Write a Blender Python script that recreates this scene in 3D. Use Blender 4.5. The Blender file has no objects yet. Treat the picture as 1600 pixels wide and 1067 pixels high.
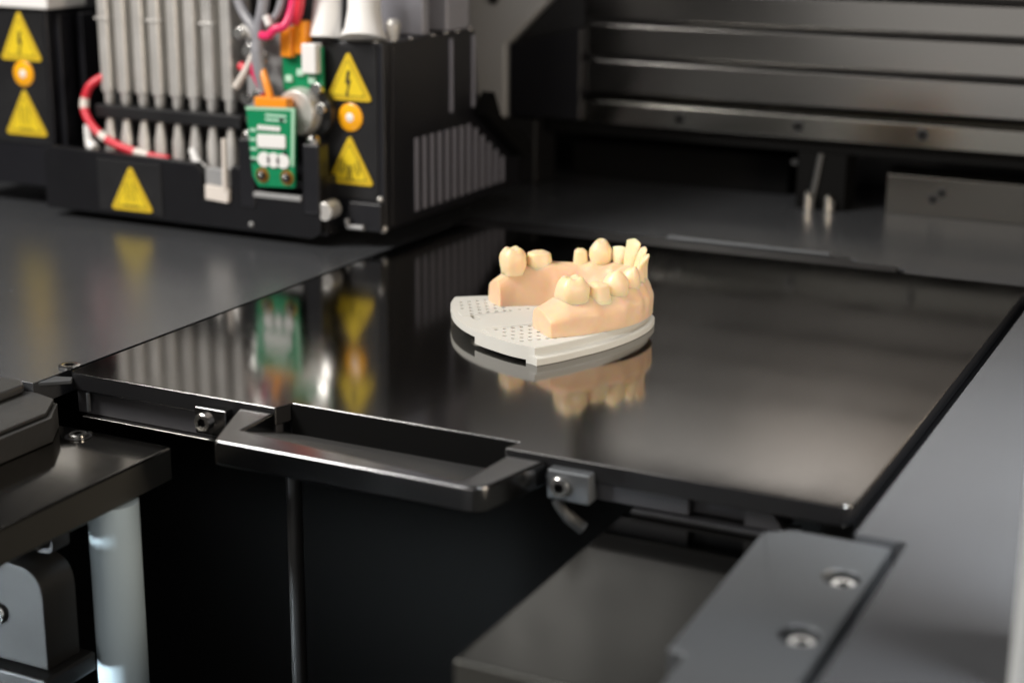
import bpy, bmesh, math, random
from mathutils import Vector, Matrix, noise
random.seed(7)
S = bpy.context.scene
COL = S.collection
U = 0.01                                  # every length below is in centimetres

# ------------------------------------------------------------------ camera
CAM_POS = Vector((35.6, -39.32, 15.6))
cam = bpy.data.cameras.new("camera"); co = bpy.data.objects.new("camera", cam); COL.objects.link(co)
R = Vector((0.8962, 0.4436, 0.0075)); UP = Vector((-0.1273, 0.2410, 0.9621)); F = Vector((-0.4250, 0.8632, -0.2725))
m = Matrix.Identity(4)
for i in range(3):
    m[i][0], m[i][1], m[i][2], m[i][3] = R[i], UP[i], -F[i], CAM_POS[i]*U
co.matrix_world = m
cam.sensor_width = 36; cam.lens = 57.1; cam.clip_start = 0.01; cam.clip_end = 20
cam.dof.use_dof = True; cam.dof.focus_distance = 0.545; cam.dof.aperture_fstop = 8.0; cam.dof.aperture_blades = 0
S.camera = co

# ------------------------------------------------------------------ world, lamps, exposure
w = bpy.data.worlds.new("World"); S.world = w; w.use_nodes = True
w.node_tree.nodes["Background"].inputs[0].default_value = (0.9, 0.95, 1, 1)
w.node_tree.nodes["Background"].inputs[1].default_value = 0.008
def area(name, loc, target, sx, sy, power, col):
    l = bpy.data.lights.new(name, 'AREA'); l.shape = 'RECTANGLE'; l.size = sx*U; l.size_y = sy*U
    l.energy = power; l.color = col
    o = bpy.data.objects.new(name, l); COL.objects.link(o)
    o.location = Vector(loc)*U
    o.rotation_euler = (Vector(target)-Vector(loc)).to_track_quat('-Z', 'Y').to_euler()
    return o
area("key_lamp", (-38, -30, 62), (10, 14, 1), 24, 24, 8.2, (1, 0.96, 0.91))
area("ceiling_lamp", (-10, -23, 47), (10, -2, 0), 34, 16, 1.0, (1, 0.98, 0.96))
area("warm_fill", (58, -2, 12), (13, 11, 2), 12, 12, 1.15, (1, 0.85, 0.68))  # added warm fill for the right limb's outer faces
area("room_softbox", (25, -70, 4), (25, 39, 4), 84, 52, .95, (1, 0.97, 0.935))
area("top_lamp", (14, -70, 54), (14, 39, 13), 74, 8, .78, (1, 0.87, 0.76))
lw = area("post_fill", (-26, -34, -10), (3.5, -4, -7), 12, 12, .10, (0.84, 0.94, 1)); lw.data.spread = math.radians(20)  # added cool fill aimed narrowly at the left post
sl = area("deck_fill", (46, -6, 50), (39, 5, 0), 16, 16, 1.3, (0.95, 0.98, 1)); sl.data.spread = math.radians(44)  # added fill over the right deck, spread kept off the jaw
area("lip_accent", (-11, 30, 47), (-5, 38, 4), 10, 8, .075, (1, 0.97, 0.94))  # added accent that brightens the gantry lips and the column
S.view_settings.view_transform = 'Standard'; S.view_settings.look = 'None'
S.view_settings.exposure = 0; S.view_settings.gamma = 1
S.cycles.use_denoising = True
S.cycles.max_bounces = 8
S.cycles.sample_clamp_indirect = 6

# ------------------------------------------------------------------ materials
MAT = {}
def mat(name, col, rough=0.5, metal=0.0, spec=0.5, noise_scale=0, rough_var=0, col_var=0, bump=0, bump_scale=400,
        sss=0, sss_r=(1, .4, .2), sss_scale=.003, coat=0, emit=0, streak=None):
    mt = bpy.data.materials.new(name); mt.use_nodes = True
    nt = mt.node_tree; b = nt.nodes["Principled BSDF"]
    b.inputs["Base Color"].default_value = (*col, 1); b.inputs["Roughness"].default_value = rough
    b.inputs["Metallic"].default_value = metal; b.inputs["Specular IOR Level"].default_value = spec
    if coat: b.inputs["Coat Weight"].default_value = coat; b.inputs["Coat Roughness"].default_value = .08
    if sss:
        b.inputs["Subsurface Weight"].default_value = sss; b.inputs["Subsurface Radius"].default_value = sss_r
        b.inputs["Subsurface Scale"].default_value = sss_scale
    if emit:
        b.inputs["Emission Color"].default_value = (*col, 1); b.inputs["Emission Strength"].default_value = emit
    tc = nt.nodes.new("ShaderNodeTexCoord")
    if noise_scale:
        mp = nt.nodes.new("ShaderNodeMapping"); nt.links.new(tc.outputs["Object"], mp.inputs["Vector"])
        if streak: mp.inputs["Scale"].default_value = streak
        n = nt.nodes.new("ShaderNodeTexNoise"); n.inputs["Scale"].default_value = noise_scale
        n.inputs["Detail"].default_value = 8; n.inputs["Roughness"].default_value = .62
        nt.links.new(mp.outputs[0], n.inputs["Vector"])
        if rough_var:
            r = nt.nodes.new("ShaderNodeMapRange"); r.inputs["From Min"].default_value = .3; r.inputs["From Max"].default_value = .7
            r.inputs["To Min"].default_value = max(.02, rough-rough_var); r.inputs["To Max"].default_value = rough+rough_var
            nt.links.new(n.outputs["Fac"], r.inputs["Value"]); nt.links.new(r.outputs[0], b.inputs["Roughness"])
        if col_var:
            mx = nt.nodes.new("ShaderNodeMix"); mx.data_type = 'RGBA'
            mx.inputs["A"].default_value = (*[c*(1-col_var) for c in col], 1)
            mx.inputs["B"].default_value = (*[min(1, c*(1+col_var)) for c in col], 1)
            nt.links.new(n.outputs["Fac"], mx.inputs["Factor"]); nt.links.new(mx.outputs["Result"], b.inputs["Base Color"])
    if bump:
        n2 = nt.nodes.new("ShaderNodeTexNoise"); n2.inputs["Scale"].default_value = bump_scale; n2.inputs["Detail"].default_value = 4
        nt.links.new(tc.outputs["Object"], n2.inputs["Vector"])
        bp = nt.nodes.new("ShaderNodeBump"); bp.inputs["Strength"].default_value = bump; bp.inputs["Distance"].default_value = .0003
        nt.links.new(n2.outputs["Fac"], bp.inputs["Height"]); nt.links.new(bp.outputs[0], b.inputs["Normal"])
    MAT[name] = mt
    return mt
mat("plate_black", (.21, .207, .205), .104, 1.0, noise_scale=45, rough_var=.022, streak=(1, .35, 1))
mat("block_dark", (.085, .085, .078), .10, 1.0, noise_scale=40, rough_var=.02)
mat("scoop_satin", (.10, .10, .10), .42, .6, noise_scale=60, rough_var=.05)
mat("skirt_metal", (.075, .075, .082), .4, .5, noise_scale=60, rough_var=.05)
mat("bolt_bright", (.66, .65, .62), .35, .4)  # bolt glints put into a brighter, more diffuse steel colour
mat("plate_edge", (.009, .009, .010), .45, 0, .3, bump=.15, bump_scale=2500)
mat("handle_black", (.22, .22, .225), .17, 1.0, noise_scale=20, rough_var=.02)
mat("deck_grey", (.19, .198, .212), .26, .76, noise_scale=22, rough_var=.015, col_var=.10, bump=.08, bump_scale=1800)
mat("block_steel", (.24, .23, .21), .12, 1.0, noise_scale=30, rough_var=.03)
mat("bracket_grey", (.125, .133, .142), .42, .6, noise_scale=30, rough_var=.06, bump=.1, bump_scale=1500)
mat("black_plastic", (.012, .012, .013), .42, 0, .5, noise_scale=40, rough_var=.08)
mat("black_satin", (.010, .010, .0125), .34, 0, .5, noise_scale=30, rough_var=.06)
mat("cover_black", (.006, .006, .0075), .45, 0, .3, noise_scale=30, rough_var=.06)
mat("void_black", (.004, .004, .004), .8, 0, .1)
mat("cover_grey", (.30, .29, .275), .19, 1.0, noise_scale=14, rough_var=.012)
mat("beam_silver", (.34, .33, .30), .16, 1.0, noise_scale=60, rough_var=.015, streak=(.05, 1, 1))
mat("strip_silver", (.20, .19, .17), .2, 1.0, noise_scale=40, rough_var=.015)
mat("column_grey", (.30, .30, .30), .5, .1)
mat("column_paint", (.42, .42, .42), .5, 0)
mat("fin_metal", (.70, .68, .645), .34, .55, noise_scale=80, rough_var=.08, col_var=.08)
mat("screw_steel", (.62, .61, .59), .22, 1.0)
mat("screw_dark", (.05, .05, .05), .35, .8)
mat("yellow_label", (.74, .54, .02), .45, 0, .4, noise_scale=200, col_var=.06)
mat("yellow_border", (.64, .44, .02), .5, 0, .4)
mat("print_black", (.03, .025, .01), .6)
mat("amber_lens", (.95, .42, .01), .25, 0, .5)
mat("white_plastic", (.80, .79, .77), .4, 0, .5)
mat("label_white", (.72, .66, .60), .5)
mat("grey_cable", (.25, .25, .27), .35, 0, .5)
mat("red_cable", (.65, .03, .05), .35, 0, .5)
mat("pink_cable", (.80, .03, .14), .35, 0, .5)
mat("orange_plastic", (.85, .28, .01), .4, 0, .5)
mat("pcb_green", (.0, .22, .085), .4, 0, .5, noise_scale=300, col_var=.1)
mat("pcb_edge", (.35, .60, .42), .5)
mat("silkscreen", (.45, .70, .55), .5)
mat("gold_ring", (.65, .33, .06), .3, .8)
mat("panel_grey", (.33, .33, .37), .3, .1)
mat("vent_grey", (.28, .28, .33), .45, .2)
mat("clamp_steel", (.75, .72, .66), .25, 1.0)
mat("post_white", (.60, .74, .82), .6, 0, .5)  # cool daylight's blue tint put into the white post's colour
mat("pillar_white", (.55, .56, .55), .4)
mat("cast_metal", (.13, .13, .128), .42, .7, noise_scale=120, rough_var=.06, bump=.12, bump_scale=900)
mat("flank_grey", (.085, .083, .075), .45, .4, noise_scale=50, rough_var=.06)
mat("cast_dark", (.028, .028, .028), .40, .25, noise_scale=120, rough_var=.06, bump=.12, bump_scale=900)
mat("base_white", (.66, .65, .60), .55, 0, .35, bump=.08, bump_scale=2500, sss=.15, sss_r=(.6, .5, .4), sss_scale=.002)
mat("gum_resin", (.83, .575, .375), .42, 0, .45, noise_scale=140, col_var=.07, bump=.22, bump_scale=420, sss=.8, sss_r=(1, .36, .09), sss_scale=.0034)
mat("tooth_resin", (.90, .71, .46), .36, 0, .5, noise_scale=90, col_var=.04, sss=.85, sss_r=(1, .42, .10), sss_scale=.0034)

# ------------------------------------------------------------------ mesh helpers
class MB:
    def __init__(s): s.v, s.f = [], []
    def add(s, v, f):
        k = len(s.v); s.v += [tuple(p) for p in v]; s.f += [tuple(i+k for i in q) for q in f]; return s
    def box(s, x0, x1, y0, y1, z0, z1):
        return s.add([(x0,y0,z0),(x1,y0,z0),(x1,y1,z0),(x0,y1,z0),(x0,y0,z1),(x1,y0,z1),(x1,y1,z1),(x0,y1,z1)],
                     [(3,2,1,0),(4,5,6,7),(0,1,5,4),(1,2,6,5),(2,3,7,6),(3,0,4,7)])
    def prism(s, poly, a, b, axis='z'):
        n = len(poly)
        def P(p, h):
            return (p[0], p[1], h) if axis == 'z' else ((p[0], h, p[1]) if axis == 'y' else (h, p[0], p[1]))
        v = [P(p, a) for p in poly]+[P(p, b) for p in poly]
        f = [tuple(range(n-1, -1, -1)), tuple(range(n, 2*n))]+[(i, (i+1) % n, n+(i+1) % n, n+i) for i in range(n)]
        return s.add(v, f)
    def tube(s, path, r, n=12, cap=True):
        path = [Vector(p) for p in path]; rr = r if isinstance(r, (list, tuple)) else [r]*len(path)
        v, f = [], []; ref = None
        for i, p in enumerate(path):
            d = (path[min(i+1, len(path)-1)]-path[max(i-1, 0)]).normalized()
            if ref is None: ref = d.orthogonal().normalized()
            ref = (ref-d*ref.dot(d)).normalized(); q = d.cross(ref)
            for k in range(n):
                a = 2*math.pi*k/n; v.append(p+(ref*math.cos(a)+q*math.sin(a))*rr[i])
        for i in range(len(path)-1):
            for k in range(n):
                f.append((i*n+k, i*n+(k+1) % n, (i+1)*n+(k+1) % n, (i+1)*n+k))
        if cap: f += [tuple(range(n-1, -1, -1)), tuple(range((len(path)-1)*n, len(path)*n))]
        return s.add(v, f)
    def cyl(s, p, d, r, h, n=24):
        d = Vector(d).normalized(); return s.tube([Vector(p), Vector(p)+d*h], r, n)
    def ball(s, p, r, sc=(1,1,1), n=14, m_=9):
        v, f = [], []
        for j in range(1, m_):
            t = math.pi*j/m_
            for k in range(n):
                a = 2*math.pi*k/n
                v.append((p[0]+r*sc[0]*math.sin(t)*math.cos(a), p[1]+r*sc[1]*math.sin(t)*math.sin(a), p[2]+r*sc[2]*math.cos(t)))
        for j in range(m_-2):
            for k in range(n): f.append((j*n+k, (j+1)*n+k, (j+1)*n+(k+1) % n, j*n+(k+1) % n))
        f.append(tuple(range(n))); f.append(tuple(range((m_-2)*n+n-1, (m_-2)*n-1, -1)))
        return s.add(v, f)
def smooth_path(pts, n=8):
    P = [Vector(p) for p in pts]; out = []
    for i in range(len(P)-1):
        a, b, c, d = P[max(i-1, 0)], P[i], P[i+1], P[min(i+2, len(P)-1)]
        for k in range(n):
            t = k/n
            out.append(.5*((2*b)+(c-a)*t+(2*a-5*b+4*c-d)*t*t+(3*b-a-3*c+d)*t**3))
    out.append(P[-1]); return out
def rounded(poly, r, n=5):
    """corner radius r (or a list of radii) on a closed 2-D polygon"""
    out = []; k = len(poly)
    for i in range(k):
        p = Vector(poly[i]).to_2d(); a = Vector(poly[i-1]).to_2d(); b = Vector(poly[(i+1) % k]).to_2d()
        ri = r[i] if isinstance(r, (list, tuple)) else r
        if ri <= 0: out.append(tuple(p)); continue
        u, v_ = (a-p), (b-p); ri = min(ri, u.length*.45, v_.length*.45)
        p0, p1 = p+u.normalized()*ri, p+v_.normalized()*ri
        for j in range(n+1):
            t = j/n; out.append(tuple(p0*(1-t)**2+p*2*t*(1-t)+p1*t*t))
    return out
def obj(name, mb, material, parent=None, bevel=0, seg=3, sharp=35, sub=0, side=None):
    me = bpy.data.meshes.new(name); me.from_pydata([(a*U, b*U, c*U) for a, b, c in mb.v], [], mb.f); me.validate()
    bm = bmesh.new(); bm.from_mesh(me); bmesh.ops.recalc_face_normals(bm, faces=bm.faces); bm.to_mesh(me); bm.free()
    me.materials.append(MAT[material])
    o = bpy.data.objects.new(name, me); COL.objects.link(o)
    finish(o, bevel, seg, sharp, sub)
    if side:                               # flanks' light put into a diffuse grey finish; the bevel keeps the top's
        me.materials.append(MAT[side]); o.modifiers["bevel"].material = 0
        for q in me.polygons:
            if abs(q.normal.z) < .9: q.material_index = 1
    if parent is not None: attach(o, parent)
    return o
def finish(o, bevel=0, seg=3, sharp=35, sub=0):
    me = o.data
    me.polygons.foreach_set("use_smooth", [True]*len(me.polygons))
    if sub:
        sm = o.modifiers.new("sub", 'SUBSURF'); sm.levels = sm.render_levels = sub
    elif bevel:
        bv = o.modifiers.new("bevel", 'BEVEL'); bv.width = bevel*U; bv.segments = seg; bv.limit_method = 'ANGLE'
        bv.angle_limit = math.radians(sharp); bv.harden_normals = True
    else: me.set_sharp_from_angle(angle=math.radians(sharp))
def attach(o, parent):
    """parent, keeping the place the mesh was built in"""
    o.parent = parent
    o.location = o.location-world_loc(parent)
def world_loc(o):
    v = Vector(o.location)
    while o.parent: o = o.parent; v += Vector(o.location)
    return v
def thing(name, label, cat, loc, group=None):
    o = bpy.data.objects.new(name, None); COL.objects.link(o); o.location = Vector(loc)*U
    o.empty_display_size = .01; o["label"] = label; o["category"] = cat
    if group: o["group"] = group
    return o
def tag(o, label, cat, group=None):
    o["label"] = label; o["category"] = cat
    if group: o["group"] = group
    return o
def structure(o): o["kind"] = "structure"; return o
def copy_part(o, dx, dy, dz, parent=None):
    c = o.copy(); COL.objects.link(c)
    c.parent = parent if parent else o.parent
    c.location = Vector(o.location)+Vector((dx, dy, dz))*U
    for ch in o.children:
        d = ch.copy(); COL.objects.link(d); d.parent = c
    return c
def drill(o, p, r, h):
    """counterbore: a cylinder cut out of the mesh"""
    c = obj("cutter", MB().cyl(Vector(p)-world_loc(o)/U, (0,0,1), r, h, 32), "void_black")
    c.location = world_loc(o)
    b = o.modifiers.new("cut", 'BOOLEAN'); b.object = c; b.solver = 'EXACT'
    bv = [q for q in o.modifiers if q.type == 'BEVEL'][0]; wd_ = bv.width; o.modifiers.remove(bv)
    dg = bpy.context.evaluated_depsgraph_get(); dg.update()
    me = bpy.data.meshes.new_from_object(o.evaluated_get(dg)); o.modifiers.clear(); o.data = me
    bpy.data.objects.remove(c); finish(o, wd_/U)
def socket_screw(name, p, axis, r, h, parent, mat_="screw_steel"):
    """hex socket screw: a lathed head with a recessed hexagon"""
    d = Vector(axis).normalized(); a = d.orthogonal().normalized(); b = d.cross(a); n = 24; p = Vector(p)
    prof = [(r, 0), (r, h*.8), (r*.9, h), (r*.52, h)]
    v, f = [], []
    for rr, hh in prof:
        for k in range(n):
            t = 2*math.pi*k/n; v.append(p+d*hh+(a*math.cos(t)+b*math.sin(t))*rr)
    for hh in (h, h*.35):
        for k in range(n):
            t = 2*math.pi*k/n; th = (t % (math.pi/3))-math.pi/6; q = r*.45/math.cos(th)
            v.append(p+d*hh+(a*math.cos(t)+b*math.sin(t))*q)
    for i in range(5):
        for k in range(n): f.append((i*n+k, i*n+(k+1) % n, (i+1)*n+(k+1) % n, (i+1)*n+k))
    f.append(tuple(range(5*n, 6*n)))
    o = obj(name, MB().add(v, f), mat_, parent, sharp=30)
    o.data.materials.append(MAT["void_black"])
    for q in o.data.polygons[-(n+1):]: q.material_index = 1  # shade inside the hex recess put in as black
    return o

# ================================================================== SETTING
# deck: one sheet round the tray opening, with the front cut away
dk = MB()
def sheet(x0, x1, y0, y1, z=-.12, t=.5): dk.box(x0, x1, y0, y1, z-t, z)
dk.prism([(-60,-1.2),(-.42,-1.2),(-.42,27.5),(-.42,29.1),(18.6,29.1),(18.75,28.35),(20.9,28.35),(21.0,27.42),(26.58,27.42),
          (26.58,-1.35),(27.9,-1.35),(27.95,-9),(28.3,-70),(90,-70),(90,47),(-60,47)], -.9, -.12)
deck = structure(obj("deck", dk, "deck_grey", bevel=.015))
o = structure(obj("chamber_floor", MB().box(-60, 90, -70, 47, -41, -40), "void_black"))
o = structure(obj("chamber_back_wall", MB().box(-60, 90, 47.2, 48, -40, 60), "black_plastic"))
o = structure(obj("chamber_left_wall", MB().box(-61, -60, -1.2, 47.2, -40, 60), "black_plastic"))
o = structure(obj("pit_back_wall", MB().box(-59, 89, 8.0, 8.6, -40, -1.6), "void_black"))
ds = socket_screw("deck_screw", (-.62, .78, -.12), (0, 0, 1), .36, .08, None); tag(ds, "round steel screw head on the deck at the tray's left corner", "screw")

# ================================================================== BUILD TRAY
tray = thing("print_tray", "glossy black square print tray with front finger handle", "print tray", (13, 13, 0))
pl = MB().prism(rounded([(0,0),(8.15,0),(8.35,.66),(16.2,.66),(16.05,0),(26.15,0),(26.15,27.1),(0,27.1)], [.35,0,0,0,0,.45,.3,.3], 6), -.58, 0)
plate = obj("plate", pl, "plate_black", tray, bevel=.035, seg=3)
plate.data.materials.append(MAT["plate_edge"]); plate.modifiers["bevel"].material = 0
for p_ in plate.data.polygons:
    if abs(p_.normal.z) < .9: p_.material_index = 1  # sides blacker than the top: lack of reflections put into their colour
sk = MB()
sk.box(.12, 8.0, .25, 1.2, -1.42, -.585); sk.box(17.3, 21.6, .16, 1.2, -1.12, -.585); sk.box(21.6, 23.2, .5, 1.2, -1.12, -.585)
sk.prism([(23.2,-1.12),(24.3,-1.12),(23.95,-.585),(23.2,-.585)], .16, 1.2, 'y')
sk.box(8.0, 17.3, 1.0, 1.6, -1.12, -.585)
obj("skirt", sk, "skirt_metal", tray, bevel=.03)
obj("lip_strip", MB().box(.5, 8.0, -.02, .25, -1.5, -1.43), "cover_grey", tray, bevel=.02)
obj("skid_rail", MB().box(20.0, 24.6, -.1, .9, -1.28, -1.14), "plate_edge", tray, bevel=.03)
obj("runner", MB().box(25.2, 26.1, .6, 26.8, -1.4, -.585), "plate_edge", tray, bevel=.03)
obj("runner", MB().box(.05, .95, 1.3, 26.8, -1.4, -.585), "plate_edge", tray, bevel=.03)
# back locating tongue
obj("locating_tongue", MB().prism([(-.2,27.13),(20.7,27.13),(20.6,28.2),(18.6,28.2),(18.35,28.9),(-.2,28.9)], -.4, -.01), "plate_edge", tray, bevel=.03)
obj("raised_lip", MB().box(9.9, 17.5, 28.68, 29.0, -.005, .12), "bracket_grey", tray, bevel=.05)
# handle: flat wings, front bar and a ramped finger scoop
HZ = -.14
hpoly = rounded([(6.85,-.03),(8.02,-2.96),(16.75,-2.96),(17.4,-.03),(16.2,-.03),(16.0,-2.6),(8.22,-1.85),(8.15,-.03)], [0,.12,.55,0,0,.3,0,0], 6)
handle = obj("handle", MB().prism(hpoly, -.92, HZ), "handle_black", tray, bevel=.085, sharp=50)
sc = MB().add([(8.1,-1.95,-.17),(16.2,-2.7,-.17),(16.4,.62,-.98),(8.1,.62,-.98),(8.1,-1.95,-.9),(16.2,-2.7,-.9),(16.4,.62,-1.06),(8.1,.62,-1.06)],
              [(0,1,2,3),(7,6,5,4),(0,4,5,1),(1,5,6,2),(2,6,7,3),(3,7,4,0)])
obj("finger_scoop", sc, "scoop_satin", handle)
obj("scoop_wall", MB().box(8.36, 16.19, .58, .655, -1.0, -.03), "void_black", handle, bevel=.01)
for (x0, x1, sx) in ((5.35, 6.55, 5.72), (17.55, 18.85, 17.98)):
    br = obj("clamp_block", MB().box(x0, x1, -.36, .24, -1.15, -.26), "handle_black" if x0 < 10 else "bracket_grey", tray, bevel=.06)
    socket_screw("clamp_screw", (sx, -.36, -.72), (0,-1,0), .30, .16, br)
obj("latch_tab", MB().tube(smooth_path([(17.75,-.15,-1.2),(18.0,-.1,-1.6),(18.5,.1,-2.05)], 5), [.16]*6+[.2]*5, 10), "cast_metal", tray)
obj("corner_pin", MB().cyl((.75, .05, -1.25), (0,0,1), .07, .62, 12), "bracket_grey", tray)

# ================================================================== MODEL BASE
O2 = Vector((10.4, 10.3)); UV = Vector((-.757, .652)); VV = Vector((.652, .757))
def L(u, v, z=0): p = O2+UV*u+VV*v; return (p.x, p.y, z)
base = thing("model_base", "off-white perforated base plate lying on the black tray", "base plate", L(0, 2.5, 0))
arc_r = [(-3.72,0),(-3.55,.85),(-3.27,1.75),(-2.95,2.7),(-2.5,3.65),(-1.95,4.55),(-1.25,5.4),(-.5,6.0),(0,6.12)]
arc = [(p.x, p.y) for p in smooth_path([(a, b, 0) for a, b in arc_r]+[(-a, b, 0) for a, b in arc_r[-2::-1]], 5)]
post = [(p.x, p.y) for p in smooth_path([(3.72,0,0),(2.9,-.48,0),(2.2,-.74,0),(1.2,-1.02,0),(0,-1.14,0),(-1.2,-1.02,0),(-2.2,-.74,0),(-2.9,-.48,0),(-3.72,0,0)], 5)]
N_arc = len(arc)
def outline(off):
    """arc pushed outward by off, posterior edge unchanged"""
    o_ = []
    for i, p in enumerate(arc):
        a, b = arc[max(i-1, 0)], arc[min(i+1, N_arc-1)]
        t = Vector((b[0]-a[0], b[1]-a[1])).normalized(); nrm = Vector((-t.y, t.x))
        if i in (0, N_arc-1): nrm = Vector((nrm.x/abs(nrm.x), 0))
        o_.append((p[0]+nrm.x*off, p[1]+nrm.y*off))
    return o_+post[1:-1]
rims = [(.18, .0), (.2, .03), (.2, .23), (.17, .265), (.05, .31), (.0, .37), (.0, .57), (-.03, .6)]
bm = bmesh.new(); loops = []
for off, z in rims:
    loops.append([bm.verts.new((*L(u, v)[:2], z)) for u, v in outline(off)])
n = len(loops[0])
for a, b in zip(loops, loops[1:]):
    for i in range(n): bm.faces.new((a[i], a[(i+1) % n], b[(i+1) % n], b[i]))
bm.faces.new(loops[-1]); bm.faces.new(loops[0][::-1])
bmesh.ops.recalc_face_normals(bm, faces=bm.faces)
for v in bm.verts: v.co *= U
me = bpy.data.meshes.new("slab"); bm.to_mesh(me); bm.free(); me.materials.append(MAT["base_white"])
slab = bpy.data.objects.new("slab", me); COL.objects.link(slab)
# cutters: dimples, the oval slot and the arches under the posterior edge
ct = MB()
def dimple(u, v, r=.085, d=.25):
    p = L(u, v, .6-d); ct.cyl(p, (0,0,1), r, d+.3, 10)
for sgn in (1, -1):
    for i in range(5):
        for j in range(5):
            u = sgn*(1.15+i*.42); v = .95-j*.32-.02*i+(.16 if i % 2 else 0)
            lim = -1.14+.105*(abs(u)**1.9)*.9
            if v < lim+.3 : continue
            dimple(u, v)
    for k in range(9):
        dimple(sgn*(2.93-.03*k-(.12*max(0, k-4))), 1.1+k*.36, .07)
    for k in range(5): dimple(sgn*1.1, 1.15+k*.36, .07)
q = [L(.62+.22*math.cos(t)*1.0+(.12 if math.cos(t) > 0 else -.12), -.42+.12*math.sin(t)) for t in [i*math.pi/8 for i in range(16)]]
ct.prism([(p[0], p[1]) for p in q], .2, 1.0)
ct.prism([L(2.95,-3)[:2], L(2.95,.7)[:2], L(-.95,.7)[:2], L(-.95,-3)[:2]], -.5, .36)
ct.prism([L(-.6,-3)[:2], L(-.6,.55)[:2], L(-3.42,.55)[:2], L(-3.42,-3)[:2]], -.5, .12)
cut = obj("cutter", ct, "base_white")
bo = slab.modifiers.new("b", 'BOOLEAN'); bo.object = cut; bo.solver = 'EXACT'; bo.use_self = True
dg = bpy.context.evaluated_depsgraph_get(); dg.update()
me2 = bpy.data.meshes.new_from_object(slab.evaluated_get(dg)); slab.modifiers.clear(); slab.data = me2; me2.name = "slab"
bpy.data.objects.remove(cut)
finish(slab, sharp=28)
attach(slab, base)
# frames scribed round the perforated fields
for sgn in (1, -1):
    c = [L(sgn*.95, 1.1), L(sgn*.95, -.78), L(sgn*1.5, -.72)]
    obj("frame_line", MB().tube([(p[0], p[1], .603) for p in c], .018, 6), "base_white", base)

# ================================================================== JAW MODEL
jaw = thing("jaw_model", "peach resin lower jaw model with teeth standing on the white base", "dental model", L(0, 3, .6))
ctrl = [(2.03,.95),(2.05,1.7),(2.02,2.5),(1.92,3.3),(1.68,4.1),(1.32,4.75),(.85,5.3),(.3,5.58)]
cl = smooth_path([(a, b, 0) for a, b in ctrl]+[(-a, b, 0) for a, b in ctrl[::-1]], 8)
NP = len(cl)
def lerp(tab, t):
    for (a, x), (b, y) in zip(tab, tab[1:]):
        if t <= b: k = (t-a)/(b-a) if b > a else 0; k = max(0, min(1, k)); return x+(y-x)*k
    return tab[-1][1]
arcs = [0]
for a, b in zip(cl, cl[1:]): arcs.append(arcs[-1]+(b-a).length)
TOT = arcs[-1]
# crest height along the arch (left end -> right end)
H = [(0,.98),(.05,1.30),(.1,1.44),(.2,1.52),(.25,1.46),(.29,1.42),(.34,1.50),(.42,1.48),(.5,1.40),(.58,1.30),(.66,1.26),(.75,1.16),(.82,1.10),(.88,1.22),(.93,1.16),(.97,1.0),(1,.82)]
gv, gf = [], []
def section(t, h):
    """closed half profile from the inner foot over the crest to the outer foot: (offset, z)"""
    mid = math.sin(math.pi*t)**1.5
    wi = .70+.55*mid-.40*max(0, 1-t/.20)+.14*max(0, 1-(1-t)/.22)
    wo = lerp([(0,.72),(.2,.70),(.35,.58),(.5,.50),(.6,.56),(.7,.70),(.8,.80),(.92,.86),(1,.84)], t)
    return [(-wi-.02,0),(-wi,.12),(-wi+.01,.3),(-wi+.03+.22*mid,.52*h),(-wi*.9+.40*mid,.72*h),(-wi*.74+.30*mid,.88*h),(-wi*.52+.2*mid,.97*h),(-.18,1.0*h),(.0,1.0*h),
            (.2,.97*h),(.34,.92*h),(wo*.62,.83*h),(wo*.86,.72*h),(wo+.0,.60*h),(wo+.02,.44*h),(wo+.02,.12),(wo+.02,0)]
TEETH_S = [.055,.175,.335,.42,.475,.525,.575,.62,.675,.745,.845,.94]
for i, p in enumerate(cl):
    a, b = cl[max(i-1, 0)], cl[min(i+1, NP-1)]
    tg = (b-a).normalized(); nr = Vector((tg.y, -tg.x, 0))
    if nr.dot(Vector((0, 2.5, 0))-p) > 0: nr = -nr
    t = arcs[i]/TOT; h = lerp(H, t)
    sec = section(t, h)
    for j, (of, z) in enumerate(sec):
        rel = z/max(h, .1)
        # root eminences on the outer face and scalloped margins
        near = max(math.exp(-((t-q)/.020)**2) for q in TEETH_S)
        em = (.075*near-.04+.03*noise.noise(Vector((t*14, rel*1.5, 2))))*max(0, math.sin(math.pi*min(1, rel)**1.2))*((.4+.8*math.sin(math.pi*t)) if of > .3 else .35)
        q = p+nr*(of+em)
        w3 = L(q.x, q.y, .6+z+(.07*near-.03)*(1 if rel > .8 else 0))
        nz = noise.noise(Vector(w3)*1.1)*.05*(1 if z > .1 else 0)
        gv.append((w3[0]+nz*.6, w3[1]-nz*.6, w3[2]+nz*(.9 if rel > .5 else .0)))
    ns = len(sec)
for i in range(NP-1):
    for j in range(ns-1): gf.append((i*ns+j, i*ns+j+1, (i+1)*ns+j+1, (i+1)*ns+j))
# end caps: rows of quads across the profile
for i in (0, NP-1):
    for j in range(ns//2):
        a_, b_, c_, d_ = i*ns+j, i*ns+j+1, i*ns+ns-2-j, i*ns+ns-1-j
        if b_ == c_: gf.append((a_, b_, d_))
        else: gf.append((a_, b_, c_, d_))
gum = obj("gum", MB().add(gv, gf), "gum_resin", jaw, sub=2)
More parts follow.
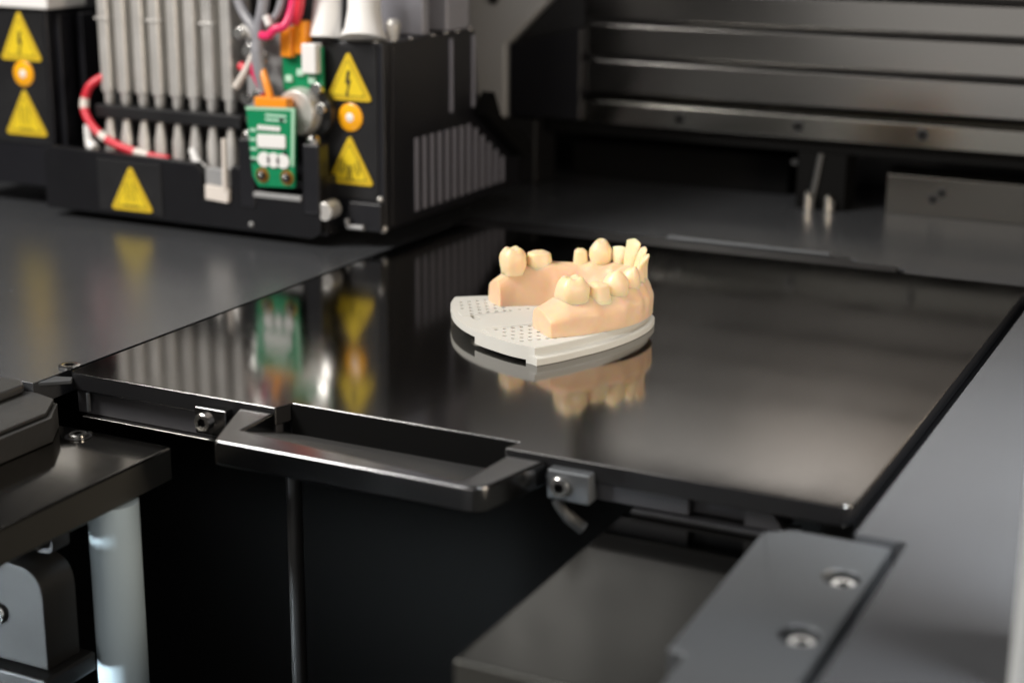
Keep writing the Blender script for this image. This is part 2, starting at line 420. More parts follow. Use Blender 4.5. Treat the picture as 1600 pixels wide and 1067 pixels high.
# lingual floor that fills the front of the arch
fv, ff = [], []
for r_ in range(9):
    for k in range(17):
        a = -1+2*k/16; u = a*1.15*(1-.35*r_/8); v = 3.15+1.9*(r_/8)-.45*(a*a)
        fv.append(L(u, v, .6+max(0, .05+.95*(r_/8)**1.5+.28*abs(a)**2*(r_/8)+.03*noise.noise(Vector((u*2, v*2, 0))))))
for r_ in range(8):
    for k in range(16): ff.append((r_*17+k, r_*17+k+1, (r_+1)*17+k+1, (r_+1)*17+k))
k0 = len(fv)
fv += [(x, y, .6) for x, y, z in fv]
bd = [k for k in range(17)]+[r_*17+16 for r_ in range(1, 9)]+[8*17+k for k in range(15, -1, -1)]+[r_*17 for r_ in range(7, 0, -1)]
for a, b in zip(bd, bd[1:]+bd[:1]): ff.append((a, b, b+k0, a+k0))
for u_, v_, z_, r_ in ((1.97,3.20,1.88,.15),(1.50,4.55,1.97,.14),(1.02,5.14,1.98,.13),(-1.58,4.36,1.72,.16),(-1.93,3.55,1.66,.16),(-2.02,2.66,1.62,.15),(-1.22,4.98,1.74,.14)):
    obj("papilla", MB().ball(L(u_, v_, z_-.08), r_, (1, 1, 1.25)), "gum_resin", jaw)
obj("lingual_floor", MB().add(fv, ff), "gum_resin", jaw, sub=1)

def tooth(u, v, wd, dp, z0, z1, kind, lean=0, twist=0):
    """mesial-distal width wd, buccal-lingual depth dp; lean tips the crown outward"""
    best = min(range(NP), key=lambda i: (cl[i].x-u)**2+(cl[i].y-v)**2)
    a, b = cl[max(best-1, 0)], cl[min(best+1, NP-1)]
    tg = (b-a).normalized(); nr = Vector((tg.y, -tg.x, 0))
    if nr.dot(Vector((0, 2.5, 0))-cl[best]) > 0: nr = -nr
    if twist: tg = Matrix.Rotation(twist, 3, 'Z') @ tg; nr = Matrix.Rotation(twist, 3, 'Z') @ nr
    n, rows = 40, 12; h = z1-z0; vs, fs = [], []
    def rad(t):
        if kind == 'molar': return (.78+.28*math.sin(math.pi*(t*.70+.10)), .80+.27*math.sin(math.pi*(t*.70+.12)))
        if kind == 'prep': return (1.06-.20*t, 1.06-.26*t) if t > .12 else (1.12, 1.12)
        if kind == 'prem': return (.66+.42*math.sin(math.pi*(t*.62+.10)), .72+.36*math.sin(math.pi*(t*.62+.12)))
        if kind == 'inc': return (.66+.36*min(1, t*1.5), 1.0-.66*t**1.15)
        return (1, 1)
    def cusp(x, y):          # x along wd (-1..1), y along dp
        r2 = x*x+y*y
        if kind == 'molar':
            c = sum(math.exp(-((x-cx_)**2+(y-cy_)**2)/.20) for cx_, cy_ in ((.5,.5),(-.5,.5),(.5,-.5),(-.5,-.5)))
            return .34*c-.20*math.exp(-r2/.12)-.08*math.exp(-(x*x)/.04)-.10
        if kind == 'prep': return -.10*r2-.06*math.exp(-((x)**2)/.05)
        if kind == 'prem': return .12*math.exp(-((x)**2+(y-.3)**2)/.25)+.06*math.exp(-((x)**2+(y+.45)**2)/.15)-.05*r2-.20*math.exp(-(x*x+(y+.12)**2)/.08)
        return .06*math.cos(x*6)-.10*x*x
    e = 2.8 if kind in ('molar', 'prep') else 2.2
    lat = {'molar':.74,'prep':.80,'prem':.62,'inc':.90}[kind]
    def put(x, y, zz, t):
        q = Vector((u, v, 0))+tg*(x*wd/2)+nr*(y*dp/2+lean*t*t*.55)
        p3 = L(q.x, q.y, z0+zz)
        nz = noise.noise(Vector(p3)*3.0)*.028+noise.noise(Vector(p3)*9.0)*.006
        vs.append((p3[0]+nz, p3[1]+nz, p3[2]+nz*.6))
    for j in range(rows+1):
        t = j/rows; rx, ry = rad(t*.98)
        for k in range(n):
            th = 2*math.pi*k/n; c, s_ = math.cos(th), math.sin(th)
            x = math.copysign(abs(c)**(2/e), c)*rx; y = math.copysign(abs(s_)**(2/e), s_)*ry
            put(x, y, h*lat*t-(.12 if j == 0 else 0), t*lat)
    rx, ry = rad(.98); rings = 8
    for j in range(1, rings+1):
        q = 1-j/rings; dome = (1-q**(4.0 if kind == 'molar' else 2.6))
        for k in range(n):
            th = 2*math.pi*k/n; c, s_ = math.cos(th), math.sin(th)
            x = math.copysign(abs(c)**(2/e), c)*rx*q; y = math.copysign(abs(s_)**(2/e), s_)*ry*q
            put(x, y, h*(lat+(1-lat)*(dome*.80+cusp(x/max(rx, .1), y/max(ry, .1))*dome*1.3)), lat+(1-lat)*dome)
    R_ = rows+rings
    for j in range(R_):
        for k in range(n): fs.append((j*n+k, j*n+(k+1) % n, (j+1)*n+(k+1) % n, (j+1)*n+k))
    fs.append(tuple(range(R_*n, R_*n+n))); fs.append(tuple(range(n-1, -1, -1)))
    return obj("tooth", MB().add(vs, fs), "tooth_resin", jaw, sharp=80)
tooth(2.02, 1.62, .88, .90, 1.84, 2.72, 'molar')
tooth(2.0, 2.66, .98, .82, 1.86, 2.56, 'prep')
tooth(1.66, 4.20, .54, .54, 1.86, 2.60, 'prep')
tooth(1.28, 4.84, .80, .80, 1.90, 2.98, 'prem')
tooth(.82, 5.36, .58, .50, 1.86, 2.72, 'inc', .15)
tooth(.34, 5.62, .74, .50, 1.86, 3.06, 'inc', .28)
tooth(-.14, 5.70, .54, .48, 1.80, 2.86, 'inc', .38)
tooth(-.60, 5.55, .56, .50, 1.72, 2.72, 'inc', .45)
tooth(-1.02, 5.22, .60, .54, 1.60, 2.62, 'inc', .40)
tooth(-1.40, 4.70, .70, .66, 1.48, 2.56, 'prem', .2)
tooth(-1.78, 3.95, .88, .80, 1.46, 2.56, 'prem')
tooth(-1.99, 3.14, .88, .82, 1.48, 2.24, 'prep')
tooth(-2.05, 2.14, 1.08, .98, 1.48, 2.50, 'molar')

# ================================================================== PRINT HEAD
head = thing("printer_carriage", "black print head carriage with metal fins, yellow warning triangles and green circuit board", "print head", (-11, 25, 0))
obj("dark_backing", MB().box(-40, -3.8, 25.5, 27, .9, 24), "black_plastic", head)  # black sheet added so the gaps in the head read dark
obj("drip_tray", MB().box(-19, -3.4, 21, 26, .45, 2.0), "black_plastic", head, bevel=.05)
fc = obj("cover", MB().prism([(-18.7,.3),(-3.55,.28),(-3.05,.55),(-3.0,3.1),(-3.9,3.1),(-4.0,2.2),(-6.6,2.2),(-6.7,3.15),(-7.75,3.2),(-7.8,1.55),(-9.35,1.55),(-9.4,2.75),(-9.75,3.15),(-18.2,3.3),(-18.7,3.0)], 20.0, 20.5, 'y'), "cover_black", head, bevel=.07)
obj("cover_shelf", MB().box(-18.4, -3.6, 20.5, 25.5, 2.3, 2.75), "black_satin", head, bevel=.05)
obj("cover_cheek", MB().box(-3.55, -3.05, 20.5, 25, .35, 3.0), "black_satin", head, bevel=.05)
obj("label_recess", MB().box(-15.4, -11.7, 19.94, 20.0, .5, 2.95), "black_plastic", fc, bevel=.03)
obj("cover_dimple", MB().ball((-6.75, 20.0, .62), .13), "column_grey", fc)

def tri(cx_, z0, z1, hw, y):
    """yellow warning triangle with raised border, returned with centre"""
    zc = z0
    p = rounded([(cx_-hw, z0), (cx_+hw, z0), (cx_, z1)], .28, 4)
    t = obj("warning_triangle", MB().prism(p, y-.08, y, 'y'), "yellow_border", head, bevel=.025)
    k = .80; cz = z0+(z1-z0)*.36
    q = [(cx_+(a-cx_)*k, cz+(b-cz)*k) for a, b in p]
    obj("triangle_face", MB().prism(q, y-.10, y-.085, 'y'), "yellow_label", t)
    qo = [(cx_+(a-cx_)*.74, cz+(b-cz)*.74) for a, b in p]; qi = [(cx_+(a-cx_)*.70, cz+(b-cz)*.70) for a, b in p]
    n_ = len(qo)
    mb = MB().add([(a, y-.104, b) for a, b in qo]+[(a, y-.104, b) for a, b in qi], [(i, (i+1) % n_, n_+(i+1) % n_, n_+i) for i in range(n_)])
    obj("black_outline", mb, "print_black", t)
    return t, cz
def bolt_mark(t, cx_, cz, y, s=1):
    p = [(-.05,.75),(.16,.75),(.05,.25),(.20,.25),(-.02,-.45),(.06,-.45),(-.09,-.75),(-.16,-.36),(-.08,-.38),(-.02,.05),(-.17,.05)]
    obj("lightning_mark", MB().prism([(cx_+a*s*.8, cz-.08+b*s*.8) for a, b in p], y-.115, y-.105, 'y'), "print_black", t)
def wave_mark(t, cx_, cz, y, s=1):
    mb = MB()
    for sg in (1, -1):
        for r in (.22, .38, .54):
            pts = [(cx_+sg*r*s*math.cos(a), y-.108, cz-.02+r*s*math.sin(a)*1.0) for a in [(-.7+1.4*k/8) for k in range(9)]]
            mb.tube(pts, .022, 5)
    mb.tube([(cx_, y-.108, cz), (cx_-.12*s, y-.108, cz-.62*s)], .03, 5); mb.tube([(cx_, y-.108, cz), (cx_+.12*s, y-.108, cz-.62*s)], .03, 5)
    mb.ball((cx_, y-.108, cz), .07)
    obj("antenna_mark", mb, "print_black", t)
def hot_mark(t, cx_, cz, y):
    mb = MB()
    for k in (-1, 0, 1):
        pts = [(cx_+k*.25+.06*math.sin(q*1.6), y-.108, cz-.3+q*.11) for q in range(9)]
        mb.tube(pts, .02, 5)
    mb.box(cx_-.45, cx_+.45, y-.112, y-.106, cz-.55, cz-.5)
    obj("hot_surface_mark", mb, "print_black", t)
def indicator(cx_, z, y):
    o_ = obj("indicator_lamp", MB().tube([(cx_, y, z), (cx_, y-.06, z), (cx_, y-.10, z)], [.62, .62, .56], 32), "amber_lens", head, sharp=50)
    obj("lamp_centre", MB().tube([(cx_, y-.10, z), (cx_, y-.125, z)], [.2, .16], 20), "white_plastic", o_)

# right-hand electronics box
YB = 21.5
box = obj("electronics_box", MB().box(-3.75, -.62, YB, 30.0, .62, 8.85).prism([(30.0,.62),(35.0,.62),(35.0,3.0),(30.0,6.0)], -3.75, -.62, 'x'), "black_satin", head, bevel=.10)
obj("face_plate", MB().prism(rounded([(-3.7,2.0),(-.95,1.95),(-.95,8.7),(-3.7,8.7)], .12), YB-.06, YB, 'y'), "black_plastic", box, bevel=.02)
obj("cover_panel", MB().prism([(22.0,.8),(34.8,.8),(34.8,2.6),(30.2,5.5),(29.9,8.7),(22.2,8.7)], -.62, -.56, 'x'), "black_satin", box, bevel=.03)
for y_ in (27.3, 29.5): obj("edge_rib", MB().box(-.56, -.44, y_, y_+.22, 5.2, 8.6), "vent_grey", box, bevel=.04)
for k in range(13):
    y_ = 24.0+k*.72; zt = 4.45 if y_ < 29.4 else 4.45-(y_-29.3)*.62
    obj("vent_slat", MB().box(-.56, -.50, y_, y_+.34, 1.1, zt), "vent_grey", box, bevel=.02)
obj("dark_gusset", MB().prism([(29.6,4.9),(33.6,2.3),(34.2,2.3),(34.2,3.0),(31.0,4.7),(30.25,5.9)], -.38, .3, 'x'), "void_black", box)
y0 = YB-.06
t_, cz_ = tri(-2.33, 6.3, 8.5, 1.22, y0); bolt_mark(t_, -2.33, cz_, y0)
t_, cz_ = tri(-2.33, 2.6, 4.85, 1.24, y0); wave_mark(t_, -2.33, cz_, y0)
indicator(-2.28, 5.58, y0)
t_, cz_ = tri(-13.4, .62, 2.80, 1.26, 19.94); hot_mark(t_, -13.4, cz_, 19.94)
# left-hand box
lb = obj("electronics_box", MB().box(-26, -19.3, YB, 30, .9, 9.55), "black_satin", head, bevel=.10)
obj("face_plate", MB().prism(rounded([(-23.2,3.0),(-19.45,3.0),(-19.45,9.4),(-23.2,9.4)], .12), YB-.06, YB, 'y'), "black_plastic", lb, bevel=.02)
t_, cz_ = tri(-20.9, 7.05, 9.5, 1.33, y0); bolt_mark(t_, -20.9, cz_, y0)
t_, cz_ = tri(-20.9, 3.42, 5.75, 1.36, y0); hot_mark(t_, -20.9, cz_, y0)
indicator(-20.86, 6.42, y0)
for k in range(3): obj("rib", MB().box(-19.3+.55*k, -18.95+.55*k, 22.0+1.0*k, 23+1.0*k, 2.4, 9.3), "black_satin", lb, bevel=.06)
obj("white_cap", MB().prism(rounded([(-24,9.6),(-18.9,9.55),(-18.9,11.2),(-24,11.2)], .2), 21.2, 24, 'y'), "white_plastic", lb, bevel=.1)

# eight fins above and eight tips below a black bar
for k in range(8):
    x = -16.02+1.003*k+random.uniform(-.03,.03)
    mb = MB().prism(rounded([(x-.30,5.75),(x+.30,5.75),(x+.30,14),(x-.30,14)], 0), 21.6, 23.4, 'y')
    fin = obj("cooling_fin", mb, "fin_metal", head, bevel=.16, seg=4)
    obj("fin_tip", MB().tube([(x,21.9,5.9),(x,21.9,5.35),(x,21.9,5.22)], [.25,.25,.17], 16), "fin_metal", fin)
    obj("fin_collar", MB().prism([(x-.40,9.2),(x+.40,9.2),(x+.40,9.32),(x-.40,9.32)], 21.55, 23.3, 'y'), "fin_metal", fin, bevel=.03) if k % 3 == 0 else None
    obj("nozzle_tip", MB().tube([(x+.02,21.8,4.62),(x+.02,21.8,4.15),(x+.05,21.75,3.7),(x+.1,21.7,2.7)], [.16,.22,.30,.31], 16), "fin_metal", head)
obj("fin_bar", MB().box(-16.6, -8.2, 21.45, 23.6, 4.62, 5.22), "black_plastic", head, bevel=.06)
obj("fin_backing", MB().box(-17.2, -8.3, 23.45, 24.4, 2.7, 14), "black_plastic", head)  # black sheet added so the gaps between fins read dark
# red and white loom round the left of the fins
loom = smooth_path([(-16.1,21.9,6.6),(-16.75,21.4,6.1),(-17.0,21.2,5.3),(-16.7,21.0,4.6),(-15.9,20.9,3.9),(-14.7,20.8,3.45),(-13.2,20.8,3.15),(-11.9,20.9,3.0)], 8)
NL = len(loom); cuts = [0, 14, 19, 32, 35, 45, 49, NL-1]
rc = None
for i, (a, b) in enumerate(zip(cuts, cuts[1:])):
    if a >= b: continue
    rc = obj("red_loom" if i % 2 == 0 else "white_sleeve", MB().tube([tuple(p) for p in loom[a:b+1]], .20 if i % 2 == 0 else .215, 12), "red_cable" if i % 2 == 0 else "label_white", head)
obj("white_drip", MB().tube(smooth_path([(-16.7,21.0,4.3),(-16.6,20.9,3.5),(-16.2,20.8,3.2)], 5), [.2]*6+[.26]*5, 12), "white_plastic", head)
obj("white_sleeve", MB().tube(smooth_path([(-10.6,21.0,3.6),(-10.2,20.8,3.0),(-9.7,20.7,2.75)], 5), .2, 12), "white_plastic", head)
# white tag
wt = obj("paper_tag", MB().prism(rounded([(-9.15,1.58),(-7.9,1.5),(-7.85,2.15),(-9.15,2.25)], .08), 19.85, 20.1, 'y'), "label_white", head, bevel=.03)
obj("tag_holder", MB().box(-9.2, -7.85, 20.0, 20.4, 2.2, 3.0), "column_grey", wt, bevel=.05)
obj("tag_pin", MB().tube([(-8.05,19.9,2.1),(-8.05,19.95,4.4)], .12, 10), "label_white", wt)
# posts with steel screws either side of the board
for x in (-6.85, -3.45):
    pp = obj("post", MB().box(x-.42, x+.42, 19.9, 20.8, 1.4, 4.5), "black_satin", head, bevel=.10)
    obj("post_screw", MB().tube([(x,20.2,4.5),(x,20.2,4.72),(x,20.2,4.85)], [.3,.3,.2], 16), "screw_steel", pp)
# green board
def onpcb(px, pz): return px, pz
pcb = obj("circuit_board", MB().prism(rounded([(-6.62,5.95),(-4.06,6.05),(-4.2,2.55),(-6.1,2.45),(-6.4,2.9)], .06), 19.72, 19.88, 'y'), "pcb_green", head, bevel=.015)
yb = 19.70
obj("board_edge", MB().prism([(-6.62,5.97),(-6.62,5.83),(-4.22,5.93),(-4.32,3.5),(-4.18,3.5),(-4.04,6.07)], yb-.006, yb+.02, 'y'), "pcb_edge", pcb)
for k in range(5): obj("solder_pad", MB().cyl((-5.9+.24*k, yb+.02, 5.1), (0,-1,0), .12, .06, 16), "white_plastic", pcb)
obj("white_block", MB().prism(rounded([(-6.05,4.2),(-4.55,4.25),(-4.55,4.85),(-6.05,4.8)], .1), yb-.06, yb+.02, 'y'), "white_plastic", pcb, bevel=.03)
for k in range(3): obj("white_disc", MB().cyl((-5.72+.5*k, yb+.02, 3.7), (0,-1,0), .33, .07, 24), "white_plastic", pcb)
for k in range(4): obj("silk_line", MB().box(-6.45, -6.1, yb-.004, yb+.01, 4.9-.42*k, 5.02-.42*k), "silkscreen", pcb)
for k in range(2): obj("silk_line", MB().box(-5.6, -4.5, yb-.004, yb+.01, 5.42+.2*k, 5.52+.2*k), "silkscreen", pcb)
for x, z in ((-6.3, 3.6), (-4.75, 5.5), (-6.0, 4.5), (-4.6, 4.05)): obj("chip", MB().box(x-.09, x+.09, yb-.05, yb+.02, z-.07, z+.07), "black_plastic", pcb, bevel=.01)
for x, z in ((-5.85, 2.98), (-4.55, 2.98)):
    rg = obj("gold_ring", MB().cyl((x, yb+.02, z), (0,-1,0), .34, .03, 28), "gold_ring", pcb)
    obj("board_screw", MB().tube([(x,yb,z),(x,yb-.15,z),(x,yb-.2,z)], [.2,.2,.12], 16), "screw_dark", rg)
    obj("screw_glint", MB().ball((x+.02, yb-.2, z+.04), .09), "screw_steel", rg)
obj("orange_connector", MB().box(-6.2, -4.5, 19.75, 20.3, 5.98, 6.42), "orange_plastic", head, bevel=.05)
obj("orange_ribbon", MB().tube(smooth_path([(-5.5,20.0,6.4),(-5.75,20.1,7.0),(-6.1,20.3,7.6),(-6.2,20.5,7.9)], 6), .17, 8), "orange_plastic", head)
obj("ledge", MB().box(-6.6, -4.0, 19.9, 20.3, 1.9, 2.15), "column_grey", head, bevel=.06)
# round steel knob behind the board
kb = obj("steel_knob", MB().tube([(-4.55,20.4,5.75),(-4.55,20.9,5.75),(-4.55,21.6,5.75)], [.95,1.08,1.08], 36), "fin_metal", head, bevel=.05)
obj("knob_ring", MB().tube([(-4.1,21.0,5.75),(-4.0,22.4,5.75)], [1.15,1.15], 36), "black_plastic", kb)
for x, y, z, r in ((-3.55,20.9,6.75,.28),(-3.35,20.9,5.9,.25),(-7.35,21,6.1,.27),(-6.75,21,6.3,.22),(-7.15,21,5.2,.25),(-7.65,21,8.95,.27),(-7.3,21.2,8.2,.3),(-6.9,21.2,7.2,.24),(-6.5,21.2,8.0,.25),(-7.0,21.3,9.2,.24)):
    obj("bolt_head", MB().cyl((x,y,z),(0,-1,.25),r,.3,14), "screw_steel", head, bevel=.04)
obj("bracket_arm", MB().tube([(-7.9,21.4,9.1),(-6.6,21.4,8.7)], .3, 10), "fin_metal", head)
obj("bracket_plate", MB().box(-8.0, -5.2, 21.8, 22.4, 4.9, 9.4), "column_grey", head, bevel=.08)
# cables dropping in from above
def cable(pts, r, m_, name="cable"): return obj(name, MB().tube(smooth_path(pts, 7), r, 12), m_, head)
cable([(-8.0,20.9,12),(-7.4,20.7,10.2),(-6.6,20.5,9.3),(-6.3,20.4,8.7)], .24, "grey_cable", "grey_cable")
cable([(-6.0,20.9,12),(-6.15,20.6,10.2),(-6.3,20.5,9.4),(-6.35,20.4,8.6)], .27, "grey_cable", "grey_cable")
cable([(-4.9,20.9,12),(-5.3,20.6,10.1),(-5.8,20.5,9.6)], .2, "grey_cable", "grey_cable")
cable([(-6.35,20.4,8.7),(-6.3,20.3,8.2),(-6.2,20.3,7.5),(-6.0,20.4,6.6)], .30, "grey_cable", "grey_cable")
cable([(-6.0,20.2,9.05),(-5.6,20.1,9.05),(-5.2,20.1,9.35),(-4.8,20.3,9.55),(-4.6,20.6,10.4),(-4.5,20.8,12)], .19, "pink_cable", "pink_cable")
cable([(-6.4,20.2,7.9),(-6.5,20.2,7.4),(-6.3,20.3,6.9),(-6.1,20.4,6.4)], .12, "pink_cable", "pink_cable")
cable([(-6.5,20.3,8.2),(-7.0,20.3,7.4),(-7.6,20.4,6.7)], .17, "label_white", "white_cable")
cable([(-7.6,20.8,7.6),(-7.1,20.7,7.4),(-6.7,20.7,7.5)], .2, "red_cable", "red_cable")
cable([(-4.2,20.9,12),(-4.3,20.7,10.3),(-4.6,20.7,9.6)], .2, "red_cable", "red_cable")
cable([(-5.75,20.2,9.9),(-5.55,20.2,9.5)], .17, "white_plastic", "white_cable")
gb = obj("circuit_board", MB().box(-5.5, -3.4, 21.0, 21.15, 6.6, 8.6), "pcb_green", head, bevel=.02)
for k in range(3): obj("board_chip", MB().box(-5.3+.6*k, -4.95+.6*k, 20.88, 21.0, 7.0+.3*(k % 2), 7.3+.3*(k % 2)), "silkscreen", gb, bevel=.03)
obj("orange_socket", MB().box(-5.35, -4.75, 20.6, 21.2, 8.1, 9.4), "orange_plastic", head, bevel=.1)
obj("orange_socket", MB().box(-4.75, -4.1, 20.75, 21.3, 8.25, 9.7), "orange_plastic", head, bevel=.1)
obj("white_connector", MB().box(-4.25, -3.5, 20.6, 21.2, 7.45, 8.75), "white_plastic", head, bevel=.08)
# white ducts flaring onto the box
for pts, rr in (([(-3.6,21.6,8.95),(-3.62,21.7,9.5),(-3.7,22,10.5),(-3.7,22.2,13)], [.72,.66,.62,.62]),
                ([(-1.75,21.75,8.95),(-1.8,21.9,9.4),(-1.9,22.1,10.2),(-1.95,22.3,13)], [1.05,.85,.72,.70])):
    obj("white_duct", MB().tube(pts, rr, 28), "white_plastic", head, sharp=60)
obj("knob", MB().tube([(-.75,22.6,8.9),(-.75,22.6,9.3),(-.75,22.6,9.6),(-.75,22.6,9.8)], [.2,.3,.36,.22], 18), "fin_metal", head)
tb = obj("grey_panel", MB().box(-3.4, -.75, 25.2, 25.8, 8.9, 14), "panel_grey", head, bevel=.08)
obj("grey_panel", MB().box(-3.0, -.7, 27.4, 29.6, 8.9, 14), "panel_grey", head, bevel=.10)
for x, y in ((-.7,24),(-.7,26.0),(-.7,27.2),(-.7,28.4),(-.7,29.7),(-1.1,21.7),(-.66,22.4)):
    obj("box_screw", MB().ball((x, y, 8.86), .16, (1,1,.6)), "screw_steel", box)
# lower hardware beside the front cover
obj("thumb_screw", MB().tube([(-2.9,20.0,1.55),(-2.9,20.9,1.6)], [.42,.42], 20), "fin_metal", head, bevel=.08)
obj("foot_bracket", MB().box(-2.3, -.62, 21.1, 21.5, .66, 1.9), "black_satin", head, bevel=.08)
obj("foot_clip", MB().tube([(-2.25,20.9,1.15),(-2.2,20.9,.8),(-1.4,20.9,.82)], .12, 10), "column_grey", head)
obj("foot_screw", MB().ball((-.72,21.45,.75), .2), "fin_metal", head)
obj("foot_screw", MB().ball((-.85,21.45,2.05), .13), "fin_metal", head)

# ================================================================== GANTRY
gan = thing("gantry_beam", "dark ribbed gantry cover with a silver beam along its foot", "gantry", (12, 40, 0))
YG = 39.3
bounds = [4.95, 6.9, 8.75, 10.45, 15.6]
for z0, z1 in zip(bounds, bounds[1:]):
    prof = [(YG+.5,z0),(YG+.5,z0+.02),(YG,z0+.10),(YG,z1-.30),(YG+.10,z1-.20),(YG+.9,z1-.18),(YG+1.2,z1-.18),(YG+1.2,z0)]
    obj("cover_panel", MB().prism(prof, 1.05, 60, 'x'), "cover_grey", gan, bevel=.03)
obj("cover_core", MB().box(1.0, 60, YG+.6, 44, 4.9, 15.5), "black_plastic", gan)
obj("hood", MB().prism([(YG+.3,15.7),(YG+3.5,19.5),(YG+3.5,30),(46,30),(46,15.7)], -8, 60, 'x'), "black_satin", gan, bevel=.1)
obj("cover_block", MB().prism([(-3.15,3.5),(1.0,3.5),(1.0,8.3),(-3.15,7.3)], YG-.5, 44, 'y'), "black_satin", gan, bevel=.10)
bm_ = obj("beam", MB().prism([(YG-.1,3.40),(YG-.1,4.48),(YG+.25,4.78),(YG+1.5,4.78),(YG+1.5,3.40)], -1.35, 60, 'x'), "beam_silver", gan, bevel=.03)
for x, z in ((.55,3.72),(6.45,3.95),(12.7,4.0),(18.85,4.02),(25,4.02)):
    socket_screw("beam_screw", (x, YG-.1, z), (0,-1,0), .30, .06, bm_, "screw_dark")
obj("cover_cheek", MB().prism([(-3.1,7.3),(1.0,8.35),(1.0,11.2),(.5,10.8)], YG-.1, 44, 'y'), "black_plastic", gan)
obj("beam_channel", MB().box(-1.3, 60, YG+.4, 44, 2.7, 3.38), "void_black", gan)
col_ = thing("carriage_column", "matte grey upright column behind the print head", "column", (-4.5, 39, 3))
obj("column_body", MB().prism([(-5.6,3.38),(-3.28,3.38),(-3.28,7.25),(-.85,9.65),(.9,11.4),(.9,20),(-5.6,20)], 38.6, 41, 'y'), "column_paint", col_, bevel=.18)
obj("column_foot", MB().box(-6.0, -1.6, 38.9, 41.5, -.1, 3.36), "black_plastic", col_, bevel=.08)
obj("column_screw", MB().cyl((-4.0,38.6,9.6),(0,-1,0),.28,.1,18), "screw_dark", col_)

cl_ = thing("roller_clamp", "pair of bright steel clamp fingers standing on the deck under the gantry", "clamp", (13.9, 39.2, -.12))
for x, z in ((13.42,.78),(14.47,.70)):
    pg = obj("clamp_peg", MB().tube([(x,39.1,-.10),(x,39.1,z-.12),(x,39.1,z)], [.20,.20,.10], 16), "clamp_steel", cl_)
    obj("peg_sleeve", MB().tube([(x+.16,39.16,-.11),(x+.16,39.16,z-.25)], .17, 14), "cast_metal", pg)
obj("clamp_arm", MB().tube([(13.55,39.35,.3),(13.72,39.38,1.4),(13.9,39.4,2.68)], .15, 12), "cast_metal", cl_)
obj("clamp_body", MB().box(12.7, 15.2, 39.4, 41.5, -.11, 2.68), "void_black", cl_, bevel=.06)
for x in (12.15, 12.45): obj("clamp_bolt", MB().cyl((x,40.9,1.95),(0,-1,0),.16,.2,12), "cast_metal", cl_)
rp = thing("metal_plate", "low silver plate standing on the deck at far right under the beam", "metal plate", (22, 40.3, -.12))
rpb = obj("plate_bar", MB().prism([(40.3,-.11),(40.3,1.78),(40.55,2.0),(42,2.0),(42,-.11)], 17.05, 60, 'x'), "strip_silver", rp, bevel=.03)
for x, z in ((19.35,.75),(19.75,1.1)): socket_screw("plate_screw", (x, 40.3, z), (0,-1,0), .24, .05, rpb, "screw_dark")
rb = thing("stop_block", "low dark block on the deck left of the clamp fingers", "block", (5, 42.6, -.12))
obj("block_body", MB().box(-1, 11.4, 42.4, 46, -.11, 1.85), "void_black", rb, bevel=.08)

# ================================================================== LEFT RAIL BLOCK AND NEIGHBOURS
lk = thing("rail_block", "dark polished steel block with one countersunk screw at left of the tray", "rail block", (1, -5, -2.4))
obj("block_body", MB().prism(rounded([(-40,-1.0),(5.2,-1.35),(5.2,-10.9),(-40,-10.9)], [0,.15,.1,0]), -2.42, -1.32), "block_steel", lk, bevel=.07, side="flank_grey")
cs = obj("screw_seat", MB().tube([(2.0,-1.95,-1.31),(2.0,-1.95,-1.30)], .42, 28), "black_plastic", lk)
socket_screw("block_screw", (2.0,-1.95,-1.30), (0,0,1), .30, .10, cs)
wd = thing("side_ledge", "chamfered dark layered ledge lying on the left block beside the tray corner", "ledge", (-2, -3, -1.3))
obj("ledge_body", MB().prism([(-30,-1.3),(-.05,-1.3),(.85,-1.52),(1.68,-2.75),(1.68,-40),(-30,-40)], -1.30, -.52), "cast_metal", wd, bevel=.03)
obj("ledge_step", MB().prism([(-30,-1.32),(-.1,-1.32),(.75,-1.55),(1.50,-2.75),(1.50,-40),(-30,-40)], -.50, -.36), "cast_metal", wd, bevel=.06)
obj("ledge_cover", MB().prism([(-30,-1.26),(-.75,-1.28),(-.42,-1.6),(-.42,-2.2),(-.30,-40),(-30,-40)], -.35, -.03), "cast_metal", wd, bevel=.12)
obj("ledge_tongue", MB().prism([(-.6,-1.1),(.35,-.25),(.15,.05),(-.9,-.3)], -.30, -.16), "bracket_grey", wd, bevel=.03)
ps = obj("support_post", MB().tube([(4.66,-3.6,-2.43),(4.66,-3.6,-40)], .77, 40), "post_white"); tag(ps, "pale blue-white round post below the left block", "post")
gr = obj("guide_rod", MB().tube([(7.6,1.7,-1.5),(7.6,1.7,-40)], .26, 20), "cast_dark"); tag(gr, "thin dark vertical rod in the black opening under the handle", "rod")
cs_ = thing("motor_casting", "grey cast housing with a rounded shoulder at the bottom left corner", "housing", (4, -10, -8))
cp = rounded([(-14,-6.95),(4.15,-6.95),(4.15,-3.75),(-14,-3.75)], [0,.05,1.0,0], 8)
obj("casting_body", MB().prism(cp, -6.3, -4.9, 'y'), "cast_dark", cs_, bevel=.16)
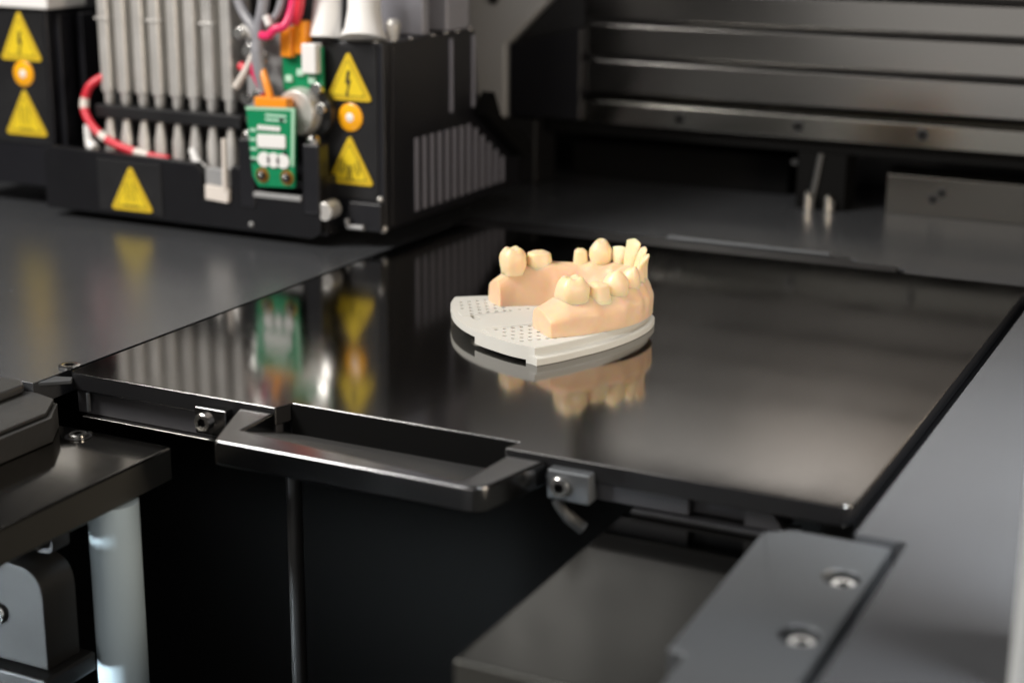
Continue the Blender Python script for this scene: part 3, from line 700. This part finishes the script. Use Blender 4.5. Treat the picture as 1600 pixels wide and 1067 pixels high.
obj("casting_flange", MB().box(-14, 4.5, -6.8, -4.6, -7.6, -6.97), "cast_dark", cs_, bevel=.1)
obj("casting_lug", MB().prism(rounded([(1.5,-3.45),(3.9,-3.45),(3.9,-2.95),(3.1,-2.6),(1.5,-2.5)], .3), -5.6, -5.0, 'y'), "cast_dark", cs_, bevel=.1)
socket_screw("casting_screw", (2.35,-6.3,-5.45), (0,-1,0), .34, .14, cs_)
bk = thing("screw_bracket", "small black bracket with a round screw tucked under the left block", "bracket", (3.6, -5, -3))
bb = obj("bracket_body", MB().prism(rounded([(2.9,-2.44),(4.15,-2.44),(4.15,-3.45),(3.4,-3.5)], [.05,.05,.2,.3]), -5.75, -5.0, 'y'), "black_plastic", bk, bevel=.05)
obj("bracket_screw", MB().tube([(3.68,-5.75,-3.1),(3.72,-5.95,-3.1),(3.74,-6.02,-3.1)], [.24,.24,.15], 18), "screw_steel", bk)

# ================================================================== RIGHT RAIL BLOCK AND NEIGHBOURS
rk = thing("rail_block", "large dark polished block under the tray's front right corner", "rail block", (22, -5, -2.4))
obj("block_body", MB().prism(rounded([(19.75,.1),(19.75,-10.0),(27,-10.0),(27,.1)], [.1,.1,0,0]), -4.5, -1.30), "block_dark", rk, bevel=.15, side="flank_grey")
rbk = thing("bolted_bracket", "matte grey bracket with two sunken bolts at the tray's right front", "bracket", (26, -5, -1.3))
bp = MB().prism(rounded([(24.35,-1.9),(25.0,-1.40),(27.55,-1.40),(27.6,-30),(25.2,-30),(25.0,-9.2),(24.55,-9.2)], [.1,.1,.1,0,0,.2,.1]), -1.29, -.30)
rbody = obj("bracket_body", bp, "bracket_grey", rbk, bevel=.06)
for y in (-3.75, -7.2):
    drill(rbody, (26.9, y, -.95), .47, 1.0)
    socket_screw("bolt", (26.97, y-.06, -.95), (0,0,1), .31, .52, rbody, "bolt_bright")
dp_ = obj("door_post", MB().box(31.5, 34, -8.2, -5.4, -12, 60), "pillar_white", bevel=.2); tag(dp_, "white upright post at the far right edge", "post")
